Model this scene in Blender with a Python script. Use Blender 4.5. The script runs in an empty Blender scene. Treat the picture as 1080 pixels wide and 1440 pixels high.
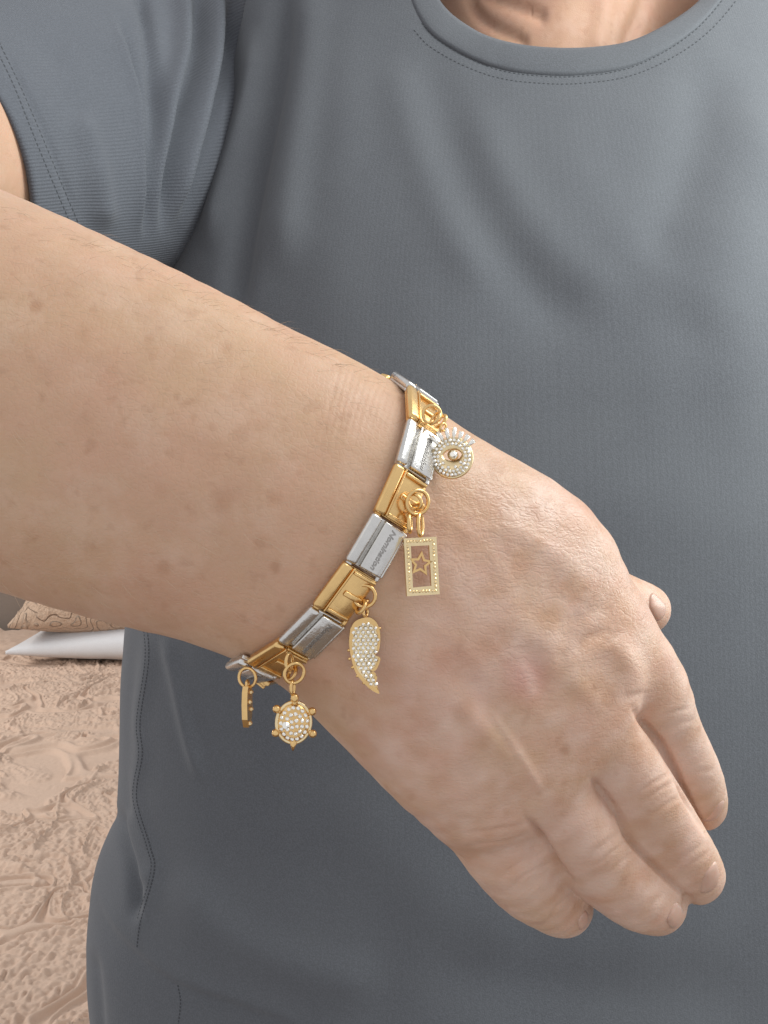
import bpy, bmesh, math, random, time
_T=time.time()
def tick(m): print('TICK',m,round(time.time()-_T,1))
import numpy as np
from mathutils import Vector, Matrix
from mathutils.bvhtree import BVHTree
random.seed(7); rng = np.random.default_rng(11)
R = math.radians
S = bpy.context.scene
COL = S.collection

# ------------------------------------------------------------------ camera
F = 1600.0                       # focal length in pixels of the 1080 x 1440 photograph
PITCH = R(6.77); CAM = Vector((0, 0, 1.28))
RIGHT = Vector((1, 0, 0)); UP = Vector((0, math.sin(PITCH), math.cos(PITCH)))
FWD = Vector((0, math.cos(PITCH), -math.sin(PITCH)))
cd = bpy.data.cameras.new('camera'); cam = bpy.data.objects.new('camera', cd); COL.objects.link(cam)
cd.sensor_fit = 'VERTICAL'; cd.sensor_height = 24; cd.lens = 24 * F / 1440
cd.clip_start = 0.02; cd.clip_end = 60
cam.location = CAM; cam.rotation_euler = (R(90) - PITCH, 0, 0)
S.camera = cam
MW = np.array([[*RIGHT], [*UP], [*FWD]])          # rows: camera axes in world

def P(u, v, d):                                   # a photo point at depth d -> body frame (x right, y up, depth)
    return np.array(((u - 540) * d / F, (720 - v) * d / F, d))
def W(p):                                         # body frame -> world
    return np.asarray(p) @ MW + np.array(CAM)
def WV(u, v, d): return Vector(W(P(u, v, d)))
def proj(c):                                      # body frame -> photo point
    return 540 + c[:, 0] / c[:, 2] * F, 720 - c[:, 1] / c[:, 2] * F

# ------------------------------------------------------------------ light
wd = bpy.data.worlds.new('World'); S.world = wd; wd.use_nodes = True
wd.node_tree.nodes['Background'].inputs[0].default_value = (0.86, 0.87, 0.90, 1)
wd.node_tree.nodes['Background'].inputs[1].default_value = 0.86
def area(name, pos, target, sx, sy, energy, col):
    l = bpy.data.lights.new(name, 'AREA'); l.shape = 'RECTANGLE'; l.size = sx; l.size_y = sy
    l.energy = energy; l.color = col
    o = bpy.data.objects.new(name, l); COL.objects.link(o)
    a = Vector(W(pos)); b = Vector(W(target)); o.location = a
    o.rotation_euler = (b - a).to_track_quat('-Z', 'Y').to_euler()
    return o
area('window_light', (0.60, 0.68, 0.19), (0.15, 0.10, 0.46), 0.42, 0.55, 5.9, (0.96, 1.0, 0.98))
area('added_side_fill', (0.41, 0.17, 0.40), (0.14, 0.12, 0.54), 0.24, 0.45, 1.75, (0.93, 1.0, 0.97))  # added lamp brightening the shirt's right side, in place of lens veil
area('room_light', (-0.7, 0.7, -0.9), (-0.05, 0.0, 0.3), 1.0, 1.0, 0.6, (1.0, 0.88, 0.70))
area('bedroom_light', (-2.3, 0.95, 1.8), (-0.6, -0.75, 1.7), 0.9, 0.9, 27.0, (1.0, 0.97, 0.93))
S.view_settings.view_transform = 'Standard'; S.view_settings.look = 'None'
S.view_settings.exposure = 0; S.view_settings.gamma = 1
S.cycles.use_denoising = True
S.cycles.max_bounces = 8

# ------------------------------------------------------------------ helpers
def tag(o, label=None, cat=None, group=None, kind=None):
    for k, x in (('label', label), ('category', cat), ('group', group), ('kind', kind)):
        if x: o[k] = x
    return o
def link(name, me, mat=None, parent=None):
    o = bpy.data.objects.new(name, me); COL.objects.link(o)
    if mat and not me.materials: me.materials.append(mat)
    if parent: o.parent = parent
    return o
def empty(name, loc):
    o = bpy.data.objects.new(name, None); o.empty_display_size = .01; COL.objects.link(o); o.location = loc
    return o
def set_smooth(me, on=True): me.polygons.foreach_set('use_smooth', [on] * len(me.polygons))
def np_mesh(name, verts, quads):
    me = bpy.data.meshes.new(name)
    verts = np.asarray(verts, np.float32); quads = np.asarray(quads, np.int32)
    n = quads.shape[1]
    me.vertices.add(len(verts)); me.vertices.foreach_set('co', verts.ravel())
    me.loops.add(quads.size); me.loops.foreach_set('vertex_index', quads.ravel())
    me.polygons.add(len(quads))
    me.polygons.foreach_set('loop_start', np.arange(0, quads.size, n, dtype=np.int32))
    me.polygons.foreach_set('loop_total', np.full(len(quads), n, np.int32))
    me.update(calc_edges=True); me.validate(); set_smooth(me)
    return me
def grid_quads(nr, nc, wrap=False):
    r = np.arange(nr - 1)[:, None]; c = np.arange(nc if wrap else nc - 1)[None, :]
    c2 = (c + 1) % nc
    return np.stack([r * nc + c, r * nc + c2, (r + 1) * nc + c2, (r + 1) * nc + c], -1).reshape(-1, 4)
def verts_np(me):
    a = np.empty(len(me.vertices) * 3, np.float32); me.vertices.foreach_get('co', a); return a.reshape(-1, 3)
def normals_np(me):
    a = np.empty(len(me.vertices) * 3, np.float32); me.vertex_normals.foreach_get('vector', a); return a.reshape(-1, 3)
def bm_mesh(name, bm, smooth=True):
    me = bpy.data.meshes.new(name); bm.normal_update(); bm.to_mesh(me); bm.free()
    set_smooth(me, smooth); return me
def smooth01(t): t = np.clip(t, 0, 1); return t * t * (3 - 2 * t)
def vnoise(p, scale, seed=0):                     # value noise on an (N,3) array
    q = p * scale + seed * 17.13; i = np.floor(q).astype(np.int64); f = q - i; f = f * f * (3 - 2 * f)
    def h(a, b, c):
        n = (a * 73856093) ^ (b * 19349663) ^ (c * 83492791) ^ (seed * 2654435)
        n = (n ^ (n >> 13)) * 1274126177; n = n ^ (n >> 16)
        return (n & 0xffff) / 65535.0
    r = 0
    for dx in (0, 1):
        for dy in (0, 1):
            for dz in (0, 1):
                w = (f[:, 0] if dx else 1 - f[:, 0]) * (f[:, 1] if dy else 1 - f[:, 1]) * (f[:, 2] if dz else 1 - f[:, 2])
                r = r + w * h(i[:, 0] + dx, i[:, 1] + dy, i[:, 2] + dz)
    return r
def polydist(U, V, pts):                          # distance to a polyline, its side and the place along it (0..1)
    best = np.full(U.shape, 1e9); side = np.zeros(U.shape); along = np.zeros(U.shape)
    pts = np.array(pts, float); seg = np.linalg.norm(pts[1:] - pts[:-1], axis=1); cum = np.r_[0, np.cumsum(seg)]
    for k in range(len(pts) - 1):
        a, b = pts[k], pts[k + 1]; d = b - a
        t = np.clip(((U - a[0]) * d[0] + (V - a[1]) * d[1]) / (d @ d), 0, 1)
        du = U - a[0] - t * d[0]; dv = V - a[1] - t * d[1]; ds = np.hypot(du, dv)
        m = ds < best
        best[m] = ds[m]; side[m] = np.sign(d[0] * dv - d[1] * du)[m]; along[m] = ((cum[k] + t * seg[k]) / cum[-1])[m]
    return best, side, along
def spline(pts, n):                               # Catmull-Rom through rows of pts
    pts = np.array(pts, float); q = np.vstack([2 * pts[0] - pts[1], pts, 2 * pts[-1] - pts[-2]])
    out = []
    m = len(pts) - 1
    for s in np.linspace(0, m, n):
        k = min(int(s), m - 1); t = s - k; a, b, c, d = q[k:k + 4]
        out.append(.5 * (2 * b + (c - a) * t + (2 * a - 5 * b + 4 * c - d) * t * t + (3 * b - 3 * c + d - a) * t ** 3))
    return np.array(out)

# ------------------------------------------------------------------ materials
class NT:
    def __init__(s, name):
        s.m = bpy.data.materials.new(name); s.m.use_nodes = True; s.t = s.m.node_tree
        s.b = s.t.nodes['Principled BSDF']
    def n(s, typ, **kw):
        x = s.t.nodes.new('ShaderNode' + typ)
        for k, v in kw.items():
            if isinstance(k, str) and hasattr(x, k): setattr(x, k, v)
        return x
    def l(s, a, b): s.t.links.new(a, b)
    def mix(s, fac, a, b, mode='MIX'):
        x = s.n('Mix', data_type='RGBA', blend_type=mode)
        for sock, val in ((x.inputs[0], fac), (x.inputs[6], a), (x.inputs[7], b)):
            if hasattr(val, 'links'): s.l(val, sock)
            elif isinstance(val, (int, float)): sock.default_value = val
            else: sock.default_value = (*val, 1)
        return x.outputs[2]
    def math(s, op, a, b=0.0):
        x = s.n('Math', operation=op)
        for sock, val in ((x.inputs[0], a), (x.inputs[1], b)):
            if hasattr(val, 'links'): s.l(val, sock)
            else: sock.default_value = val
        return x.outputs[0]
    def ramp(s, f, a, b):
        x = s.n('MapRange'); s.l(f, x.inputs[0]); x.inputs[1].default_value = a; x.inputs[2].default_value = b
        return x.outputs[0]
    def noise(s, scale, detail=2, rough=.5, vec=None):
        x = s.n('TexNoise'); x.inputs['Scale'].default_value = scale; x.inputs['Detail'].default_value = detail
        x.inputs['Roughness'].default_value = rough
        s.l(vec if vec else s.coord(), x.inputs['Vector']); return x.outputs['Fac']
    def coord(s, which='Object'):
        if not hasattr(s, 'tc'): s.tc = s.n('TexCoord')
        return s.tc.outputs[which]
    def attr(s, name, out='Fac'):
        x = s.n('Attribute'); x.attribute_name = name; return x.outputs[out]
    def bump(s, h, strength, dist, prev=None):
        x = s.n('Bump'); x.inputs['Strength'].default_value = strength; x.inputs['Distance'].default_value = dist
        s.l(h, x.inputs['Height'])
        if prev: s.l(prev, x.inputs['Normal'])
        s.l(x.outputs[0], s.b.inputs['Normal']); return x.outputs[0]
    def set(s, **kw):
        for k, v in kw.items():
            i = s.b.inputs[k.replace('_', ' ')]
            if hasattr(v, 'links'): s.l(v, i)
            elif isinstance(v, tuple): i.default_value = (*v, 1) if len(v) == 3 and i.type == 'RGBA' else v
            else: i.default_value = v
        return s

def make_skin():
    k = NT('skin')
    big = k.ramp(k.noise(34, 4, .65), .38, .66); mid = k.ramp(k.noise(95, 4, .65), .35, .72)
    fre = k.ramp(k.noise(230, 2, .5), .60, .72); fine = k.ramp(k.noise(700, 3, .6), .3, .7)
    c = k.mix(big, (.545, .348, .214), (.575, .338, .226))
    c = k.mix(k.math('MULTIPLY', mid, .45), c, (.455, .275, .172))
    c = k.mix(k.math('MULTIPLY', k.ramp(k.noise(75, 4, .65), .50, .68), .40), c, (.64, .45, .33))
    c = k.mix(k.math('MULTIPLY', fre, .32), c, (.37, .19, .105))
    c = k.mix(k.math('MULTIPLY', fine, .18), c, (.62, .42, .32))
    c = k.mix(k.math('MULTIPLY', k.attr('pink'), .62), c, (.56, .27, .23))
    c = k.mix(k.math('MULTIPLY', k.attr('pale'), .6), c, (.72, .53, .44))
    c = k.mix(k.math('MULTIPLY', k.attr('spot'), .58), c, (.36, .165, .08))
    k.set(Base_Color=c, Roughness=k.math('SUBTRACT', k.math('ADD', .43, k.math('MULTIPLY', fine, .16)), k.math('MULTIPLY', k.attr('crepe'), .12)), IOR=1.42)
    k.set(Subsurface_Weight=.16, Subsurface_Scale=.004); k.b.inputs['Subsurface Radius'].default_value = (1, .45, .28)
    # crepey relief: crossing fine creases, strongest on the back of the hand
    def lines(rot, sc, st):
        w = k.n('Mapping'); w.inputs['Rotation'].default_value = (0, R(rot), 0); w.inputs['Scale'].default_value = (st, .6, 1)
        k.l(k.coord(), w.inputs['Vector'])
        return k.ramp(k.math('ABSOLUTE', k.math('SUBTRACT', k.noise(sc, 3, .55, w.outputs[0]), .5)), 0, .045)
    cr = k.math('MULTIPLY', k.math('MULTIPLY', lines(-35, 330, .38), lines(25, 300, .40)), lines(70, 240, .45))
    h1 = k.math('MULTIPLY', cr, k.math('ADD', .10, k.math('MULTIPLY', k.attr('crepe'), .75)))
    v2 = k.n('TexVoronoi', feature='DISTANCE_TO_EDGE'); v2.inputs['Scale'].default_value = 900; k.l(k.coord(), v2.inputs['Vector'])
    h2 = k.math('MULTIPLY', k.ramp(v2.outputs['Distance'], 0, .2), .28)
    h3 = k.math('MULTIPLY', k.noise(260, 4, .6), .7)
    k.bump(k.math('ADD', k.math('ADD', h1, h2), h3), .30, .00035)
    return k.m
def make_fabric(name, col, col2, rib=0):
    k = NT(name)
    n1 = k.ramp(k.noise(14, 3, .6), .3, .7); n2 = k.noise(1500, 2, .6)
    c = k.mix(n1, col, col2); c = k.mix(k.math('MULTIPLY', k.ramp(n2, .4, .65), .45), c, tuple(x * 1.6 for x in col))
    k.set(Base_Color=c, Roughness=.85, Sheen_Weight=.12, Sheen_Roughness=.5); k.b.inputs['Specular IOR Level'].default_value = .25
    u = k.n('UVMap').outputs[0]
    w = k.n('TexWave', bands_direction='Y' if rib < 100 else 'X'); w.inputs['Scale'].default_value = 1; w.inputs['Distortion'].default_value = .6
    w.inputs['Detail'].default_value = 1; w.inputs['Detail Scale'].default_value = .3
    m = k.n('Mapping'); m.inputs['Scale'].default_value = ((rib * .15, rib, 1) if rib < 100 else (rib, 4, 1)); k.l(u, m.inputs['Vector']); k.l(m.outputs[0], w.inputs['Vector'])
    b = k.bump(w.outputs['Fac'], .35 if name == 'sleeve_knit' else .045, .0006)
    k.bump(n2, .32, .0005, b)
    return k.m
def make_metal(name, col, rough):
    k = NT(name); n = k.noise(300, 4, .7)
    k.set(Base_Color=k.mix(k.ramp(n, .3, .75), col, tuple(min(1, x * .86) for x in col)), Metallic=1.0,
          Roughness=k.math('ADD', rough, k.math('MULTIPLY', k.ramp(n, .35, .8), .14)))
    k.bump(k.noise(900, 3, .6), .22 if name == 'polished_steel' else .10, .0003); return k.m
SKIN = make_skin()
SHIRT = make_fabric('shirt_knit', (.092, .097, .108), (.105, .111, .121), 118)
SLEEVE = make_fabric('sleeve_knit', (.093, .100, .116), (.105, .112, .128), 36)
SHADED_THREAD = NT('shaded_stitch_thread').set(Base_Color=(.052, .055, .062), Roughness=.9).m  # thread darker than the knit: the stitches' shadow is put into its colour
GOLD = make_metal('gold_plate', (.86, .57, .25), .20)
PALEGOLD = make_metal('pale_gold', (.93, .74, .44), .18)
STEEL = make_metal('polished_steel', (.72, .70, .67), .20)
ENGRAVE = make_metal('engraved_steel', (.42, .40, .38), .35)
_c = NT('crystal').set(Base_Color=(.95, .92, .85), Roughness=.06, IOR=1.9, Metallic=.75); CRYSTAL = _c.m
_c = NT('nail'); _c.set(Base_Color=_c.mix(_c.ramp(_c.noise(200, 2), .3, .7), (.54, .335, .25), (.58, .375, .29)), Roughness=.30, IOR=1.5,
    Subsurface_Weight=.1, Subsurface_Scale=.003); NAIL = _c.m
def make_spread(name, col):
    k = NT(name)
    c = k.mix(k.ramp(k.noise(6, 3), .3, .7), col, tuple(x * .93 for x in col))
    c = k.mix(k.math('MULTIPLY', k.ramp(k.noise(500, 3), .35, .7), .25), c, tuple(x * .75 for x in col))
    k.set(Base_Color=c, Roughness=.9, Sheen_Weight=.1)
    b = k.bump(k.noise(420, 4, .7), .5, .0018)
    if name == 'sham_cotton':
        w = k.n('TexWave', wave_type='RINGS'); w.inputs['Scale'].default_value = 9; w.inputs['Distortion'].default_value = 14; w.inputs['Detail'].default_value = 2; w.inputs['Detail Scale'].default_value = 1.4
        k.l(k.coord(), w.inputs['Vector']); k.bump(k.math('ADD', k.ramp(w.outputs['Fac'], .35, .6), k.math('MULTIPLY', k.noise(110, 3, .6), .8)), 1.0, .009, b)
    return k.m
PEACH = make_spread('matelasse_cotton', (.645, .465, .35))
PEACH2 = make_spread('sham_cotton', (.58, .41, .29))
WHITE = make_spread('white_cotton', (.74, .74, .75))
_c = NT('wall_paint'); _c.set(Base_Color=_c.mix(_c.ramp(_c.noise(3, 4), .3, .7), (.20, .155, .125), (.23, .18, .145)), Roughness=.8)
_c.bump(_c.noise(120, 3), .2, .002); WALL = _c.m
_c = NT('floor_boards'); _c.set(Base_Color=_c.mix(_c.noise(5, 4), (.18, .12, .08), (.25, .17, .11)), Roughness=.6); FLOOR = _c.m

# ------------------------------------------------------------------ setting: wall, floor, bed, pillows
def box_mesh(name, x0, x1, y0, y1, z0, z1, bevel=0):
    bm = bmesh.new(); bmesh.ops.create_cube(bm, size=1)
    for v in bm.verts: v.co = Vector((x0 + (v.co.x + .5) * (x1 - x0), y0 + (v.co.y + .5) * (y1 - y0), z0 + (v.co.z + .5) * (z1 - z0)))
    if bevel: bmesh.ops.bevel(bm, geom=bm.edges[:], offset=bevel, segments=3, profile=.6, affect='EDGES')
    return bm_mesh(name, bm, bool(bevel))
tag(link('floor', box_mesh('floor', -2.4, 2.4, -.6, 3.2, -.05, 0), FLOOR), kind='structure')
tag(link('wall', box_mesh('wall', -2.4, 2.4, 3.05, 3.2, 0, 2.6), WALL), kind='structure')
BZ = .60
bed = empty('bed', (-.2, 1.9, 0))
tag(bed, 'bed behind the person under a peach bedspread woven with raised scrolls', 'bed')
BI = Matrix.Translation((.2, -1.9, 0))
def bed_part(name, me, mat):
    me.transform(BI); return link(name, me, mat, bed)
bed_part('bed_base', box_mesh('bed_base', -1.18, .78, 1.08, 2.98, .0, .30, .02), FLOOR)
bed_part('mattress', box_mesh('mattress', -1.21, .81, 1.05, 2.99, .302, .585, .06), WHITE)
def relief(x, y):                                 # raised scrollwork of the woven cloth, in metres
    p = np.stack([x, y, np.zeros_like(x)], 1)
    wx = (vnoise(p, 9, 1) - .5) * .13; wy = (vnoise(p, 9, 2) - .5) * .13
    q = np.stack([x + wx, y + wy, np.zeros_like(x)], 1)
    a = vnoise(q, 8, 3) * .7 + vnoise(q, 19, 4) * .3; b = vnoise(q, 15, 9)
    cord = np.exp(-(np.abs(a - .5) / .013) ** 2) + np.exp(-(np.abs(a - .445) / .012) ** 2) + .8 * np.exp(-(np.abs(b - .52) / .022) ** 2)
    fill = smooth01((a - .505) / .02) * smooth01((b - .22) / .1) + smooth01((.435 - a) / .02)      # crinkled motifs beside the smooth bands
    crk = np.abs(vnoise(p, 140, 5) - .5) * 2 * .6 + np.abs(vnoise(q, 90, 6) - .5) * 2 * .7 + vnoise(p, 210, 7) * .35
    return 0.0080 * np.clip(cord, 0, 1.2) + fill * (.0024 + .0074 * crk) + .0012 * vnoise(p, 160, 11) + .006 * (vnoise(p, 4, 8) - .5)
def spread():
    xs = np.r_[np.linspace(-1.23, -.92, 40)[:-1], np.linspace(-.92, -.22, 440), np.linspace(-.20, .83, 60)[1:]]
    ys = np.r_[np.r_[np.linspace(1.03, 1.7, 400)[:-1], np.linspace(1.7, 2.75, 380)], np.linspace(2.75, 3.0, 30)[1:]]
    X, Y = np.meshgrid(xs, ys); x, y = X.ravel(), Y.ravel()
    dx = np.clip(np.maximum(-1.17 - x, x - .77), 0, 1); dy = np.clip(np.maximum(1.09 - y, 0), 0, 1)
    z = BZ + relief(x, y) - .5 * (dx + dy) - .01 * ((x + .2) / 1) ** 4
    v = np.stack([x, y, z], 1)
    q = grid_quads(len(ys), len(xs))
    # skirt down the three open sides
    nr, nc = len(ys), len(xs); loop = list(range((nr - 1) * nc, -1, -nc)) + list(range(1, nc)) + list(range(2 * nc - 1, nr * nc, nc))
    low = v[loop].copy(); low[:, 2] = .12; cx = np.array([-.2, 1.9]); low[:, :2] += (low[:, :2] - cx) * .012
    base = len(v); v = np.vstack([v, low]); k = np.arange(len(loop) - 1); L = np.array(loop)
    q = np.vstack([q, np.stack([L[k], base + k, base + k + 1, L[k + 1]], 1)])
    return np_mesh('bedspread', v, q)
bed_part('bedspread', spread(), PEACH)
def pillow(name, mat, hx, hy, hz, loc, rot, label, rel=0, n=150):
    s = np.linspace(-1, 1, n); A, B = np.meshgrid(s, s); a, b = A.ravel(), B.ravel()
    pin = 1 - .10 * (1 - b * b) * a * a; pin2 = 1 - .10 * (1 - a * a) * b * b
    x = a * hx * pin; y = b * hy * pin2
    prof = np.clip((1 - a ** 2) , 0, 1) ** .5 * np.clip((1 - b ** 2), 0, 1) ** .5
    p3 = np.stack([x, y, 0 * x], 1); t = prof * hz + .005 * prof * (vnoise(p3, 9, 3) - .5) + .004 * prof * (vnoise(p3, 26, 5) - .5)
    r = (relief(x * 1.1 + 5, y * 1.1 + 3) + .007 * np.abs(vnoise(p3 + .3, 48, 5) - .5) + .008 * np.exp(-(np.abs(vnoise(p3 + .7, 16, 6) - .5) / .03) ** 2)) * rel * np.clip(prof * 4, 0, 1)
    top = np.stack([x, y, t + r + .004], 1); bot = np.stack([x, y, -t * .8 - .004 + .0 * r], 1)
    q = grid_quads(n, n); nn = n * n
    edge = list(range(n)) + list(range(2 * n - 1, nn, n)) + list(range(nn - 2, nn - n - 1, -1)) + list(range(nn - 2 * n, 0, -n))
    E = np.array(edge); E2 = np.roll(E, -1)
    q = np.vstack([q, (q + nn)[:, ::-1], np.stack([E, E + nn, E2 + nn, E2], 1)])
    o = link(name, np_mesh(name, np.vstack([top, bot]), q), mat)
    o.location = loc; o.rotation_euler = rot
    return tag(o, label, 'pillow', 'pillows stacked on the bed')
pillow('pillow', WHITE, .36, .20, .060, (-.515, 2.78, .652), (R(1), R(-1), R(-2)), 'plain white pillow lying on the bedspread under the peach one')
pillow('pillow', PEACH2, .37, .20, .098, (-.515, 2.80, .748), (R(2), R(-5), R(4)), 'peach textured pillow on top of the white pillow', 1.3, 340)


# ------------------------------------------------------------------ the body as one distance field
def axis(lo, hi, f0, f1, fine, coarse):
    a = np.arange(lo, f0, coarse); b = np.arange(f0, f1, fine); c = np.arange(f1, hi, coarse)
    return np.r_[a[:-1] if len(a) and f0 - a[-1] < fine else a, b, c].astype(np.float32)
FINE = .0010
AX = axis(-.34, .33, -.088, .094, FINE, .006)
AY = axis(-.33, .50, -.112, .072, FINE, .005)
AZ = axis(.178, .86, .184, .318, FINE, .006)
FLD = np.full((len(AX), len(AY), len(AZ)), .05, np.float32)
def sl(ax, lo, hi): return slice(max(0, int(np.searchsorted(ax, lo)) - 1), min(len(ax), int(np.searchsorted(ax, hi)) + 1))
def smin(a, b, k):
    if k <= 0: return np.minimum(a, b)
    h = np.maximum(k - np.abs(a - b), 0) / k
    return np.minimum(a, b) - h * h * k * .25
def cap_eval(X, Y, Z, a, b, ra, rb, s):
    d = b - a; L = float(d @ d) + 1e-12
    t = np.clip(((X - a[0]) * d[0] + (Y - a[1]) * d[1] + (Z - a[2]) * d[2]) / L, 0, 1)
    return np.sqrt((X - a[0] - t * d[0]) ** 2 + (Y - a[1] - t * d[1]) ** 2 + ((Z - a[2] - t * d[2]) * s) ** 2) - (ra + t * (rb - ra))
class Field:                                       # a local field, merged into FLD at the end
    def __init__(s, lo, hi):
        s.sl = (sl(AX, lo[0], hi[0]), sl(AY, lo[1], hi[1]), sl(AZ, lo[2], hi[2]))
        s.f = np.full(tuple(x.stop - x.start for x in s.sl), .05, np.float32)
        s.o = [x.start for x in s.sl]
    def sub(s, lo, hi):
        q = []
        for ax, x, l, h in zip((AX, AY, AZ), s.sl, lo, hi):
            k = sl(ax, l, h); q.append(slice(min(max(k.start, x.start), x.stop) - x.start, max(min(k.stop, x.stop), x.start) - x.start))
        g = tuple(ax[x.start + i.start:x.start + i.stop] for ax, x, i in zip((AX, AY, AZ), s.sl, q))
        return tuple(q), g[0][:, None, None], g[1][None, :, None], g[2][None, None, :]
    def cap(s, a, b, ra, rb, k, sc=1.0):
        m = max(ra, rb) * max(1, 1 / sc) + k + .017
        q, X, Y, Z = s.sub(np.minimum(a, b) - m, np.maximum(a, b) + m)
        if min(X.size, Y.size, Z.size) == 0: return
        s.f[q] = smin(s.f[q], cap_eval(X, Y, Z, a, b, ra, rb, sc).astype(np.float32), k)
    def ell(s, c, r, k):
        c = np.array(c); r = np.array(r); q, X, Y, Z = s.sub(c - r - k - .004, c + r + k + .004)
        d = (np.sqrt(((X - c[0]) / r[0]) ** 2 + ((Y - c[1]) / r[1]) ** 2 + ((Z - c[2]) / r[2]) ** 2) - 1) * r.min()
        s.f[q] = smin(s.f[q], d.astype(np.float32), k)
    def chain(s, st, k, n=None, sc=1.0):
        st = np.array(st, float)                   # rows u, v, depth, radius in photo pixels
        if n: st = spline(st, n)
        pts = [P(*r[:3]) for r in st]; rad = [r[3] * r[2] / F for r in st]
        for i in range(len(pts) - 1): s.cap(pts[i], pts[i + 1], rad[i], rad[i + 1], k, sc)
    def into(s, other, k):
        a = [slice(x.start - y.start, x.stop - y.start) for x, y in zip(s.sl, other.sl)] if isinstance(other, Field) else list(s.sl)
        t = other.f if isinstance(other, Field) else other
        t[tuple(a)] = smin(t[tuple(a)], s.f, k)
HB = ((-.10, -.13, .18), (.12, .09, .34))
def limb(st, k, n=None, sc=1.0, into=None, kk=.010):
    st = np.array(st, float); pts = np.array([P(*r[:3]) for r in st]); m = (st[:, 3] * st[:, 2] / F).max() * 1.1 + kk + .010
    f = Field(pts.min(0) - m, pts.max(0) + m); f.chain(st, k, n, sc); f.into(into, kk)
# back of the hand: metacarpal masses and the carpus
palm = Field(*HB)
limb([(425, 716, .2365, 196), (470, 748, .2365, 186), (520, 790, .2385, 165)], 0, 6, 1.42, palm, .010)
limb([(560, 690, .239, 104), (668, 735, .2410, 106), (765, 788, .2430, 97), (818, 862, .2450, 82)], 0, 9, 1.1, palm, .014)
limb([(545, 760, .238, 120), (660, 850, .2380, 106), (765, 945, .2395, 88), (815, 985, .2410, 72)], 0, 9, 1.15, palm, .014)
limb([(500, 820, .238, 120), (610, 930, .2385, 102), (705, 1025, .2405, 82), (748, 1070, .2420, 68)], 0, 9, 1.1, palm, .014)
limb([(455, 845, .240, 92), (532, 950, .2420, 96), (610, 1050, .2440, 90), (662, 1112, .2465, 76)], 0, 9, 1.0, palm, .014)
limb([(850, 915, .250, 56), (780, 1030, .2490, 54), (690, 1115, .2510, 56)], 0, 7, 1, palm, .012)       # webs between the knuckles
limb([(880, 950, .259, 30), (810, 1048, .2575, 30), (722, 1110, .2595, 34)], 0, 7, 1, palm, .010)
limb([(560, 760, .262, 100), (680, 860, .266, 100)], 0, 4, 1, palm, .014)                             # heel of the palm
# fingers, each its own chain
fingers = Field(*HB)
FI = {'index': [(835, 885, .2465, 76), (902, 962, .2520, 62), (941, 1030, .2620, 46), (972, 1090, .2740, 41), (985, 1128, .284, 36), (987, 1136, .288, 31)],
      'middle': [(808, 990, .2415, 66), (862, 1062, .2480, 56), (908, 1128, .2580, 52), (950, 1190, .2690, 48), (975, 1226, .277, 42), (979, 1233, .281, 36)],
      'ring': [(745, 1075, .2420, 64), (800, 1150, .2485, 58), (842, 1207, .2580, 56), (893, 1255, .2680, 50), (921, 1271, .275, 43), (926, 1274, .279, 37)],
      'pinky': [(668, 1115, .2480, 68), (706, 1186, .2520, 61), (744, 1238, .2600, 53), (781, 1267, .2680, 46), (793, 1276, .273, 41), (796, 1278, .276, 36)]}
for st in FI.values(): limb([(*q[:3], q[3] + 1) for q in st], 0, 15, 1.15, fingers, .0008)
# soft sides of fingers pressed together fill the clefts to near the surface
limb([(840, 1106, .2500, 10), (856, 1134, .2498, 16), (880, 1172, .2548, 17), (918, 1217, .2628, 17), (950, 1248, .2695, 13)], 0, 8, 1, fingers, .0030)
limb([(750, 1160, .2500, 10), (762, 1178, .2488, 16), (778, 1206, .2532, 15), (792, 1228, .2590, 11)], 0, 6, 1, fingers, .0030)
limb([(904, 1014, .2515, 15), (930, 1048, .2580, 14), (952, 1090, .2665, 11)], 0, 6, 1, fingers, .0030)
thumb = Field(*HB)
thumb.chain([(600, 740, .258, 90), (720, 790, .272, 78), (800, 825, .283, 60), (868, 845, .292, 42), (904, 856, .299, 37), (910, 857, .301, 32)], 0, 14)
hand = Field(*HB)
palm.into(hand, 0); fingers.into(hand, .0024); thumb.into(hand, .005)
# forearm, elbow, upper arm, trunk, neck, head
arm = Field((-.34, -.13, .17), (.03, .14, .42))
arm.chain([(-900, 205, .292, 232), (-640, 305, .280, 252), (-330, 420, .265, 265), (-60, 531, .2520, 266), (90, 590, .2470, 257),
           (230, 643, .2425, 243), (330, 680, .2395, 224), (395, 706, .2375, 198), (440, 728, .2365, 178)], 0, 30, 1.22)
hand.into(FLD, .008)
arm.into(FLD, .012)
SHX = .078                                         # trunk centre line
big = Field((-.34, -.33, .17), (.33, .50, .86))
elbow = P(-900, 205, .292); HEMC, INC = P(-114, 236, .468), P(385, 140, .725); mida = HEMC; shoulder = HEMC + (INC - HEMC) * .85
big.cap(elbow, mida, .043, .053, .01); big.cap(mida, shoulder, .0525, .042, .01); big.cap(shoulder, np.array((-.01, .19, .69)), .042, .045, .01)
big.cap(np.array((.255, .205, .63)), np.array((.29, -.05, .66)), .058, .042, .02)     # other upper arm
big.ell((SHX, .12, .680), (.150, .15, .085), .02); big.ell((SHX, -.14, .665), (.165, .19, .095), .02)
big.cap(np.array((-.05, .215, .67)), np.array((.21, .215, .67)), .04, .04, .02)
big.cap(np.array((.090, .17, .674)), np.array((.092, .33, .674)), .090, .074, .01)
big.cap(np.array((.10, .31, .682)), np.array((.215, .240, .690)), .060, .048, .015); big.ell((.085, .388, .600), (.072, .105, .092), .02); big.cap(np.array((.085, .33, .672)), np.array((.085, .40, .64)), .058, .06, .02)
big.ell((.085, .378, .505), (.011, .020, .018), .012)
big.into(FLD, .012)


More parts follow.
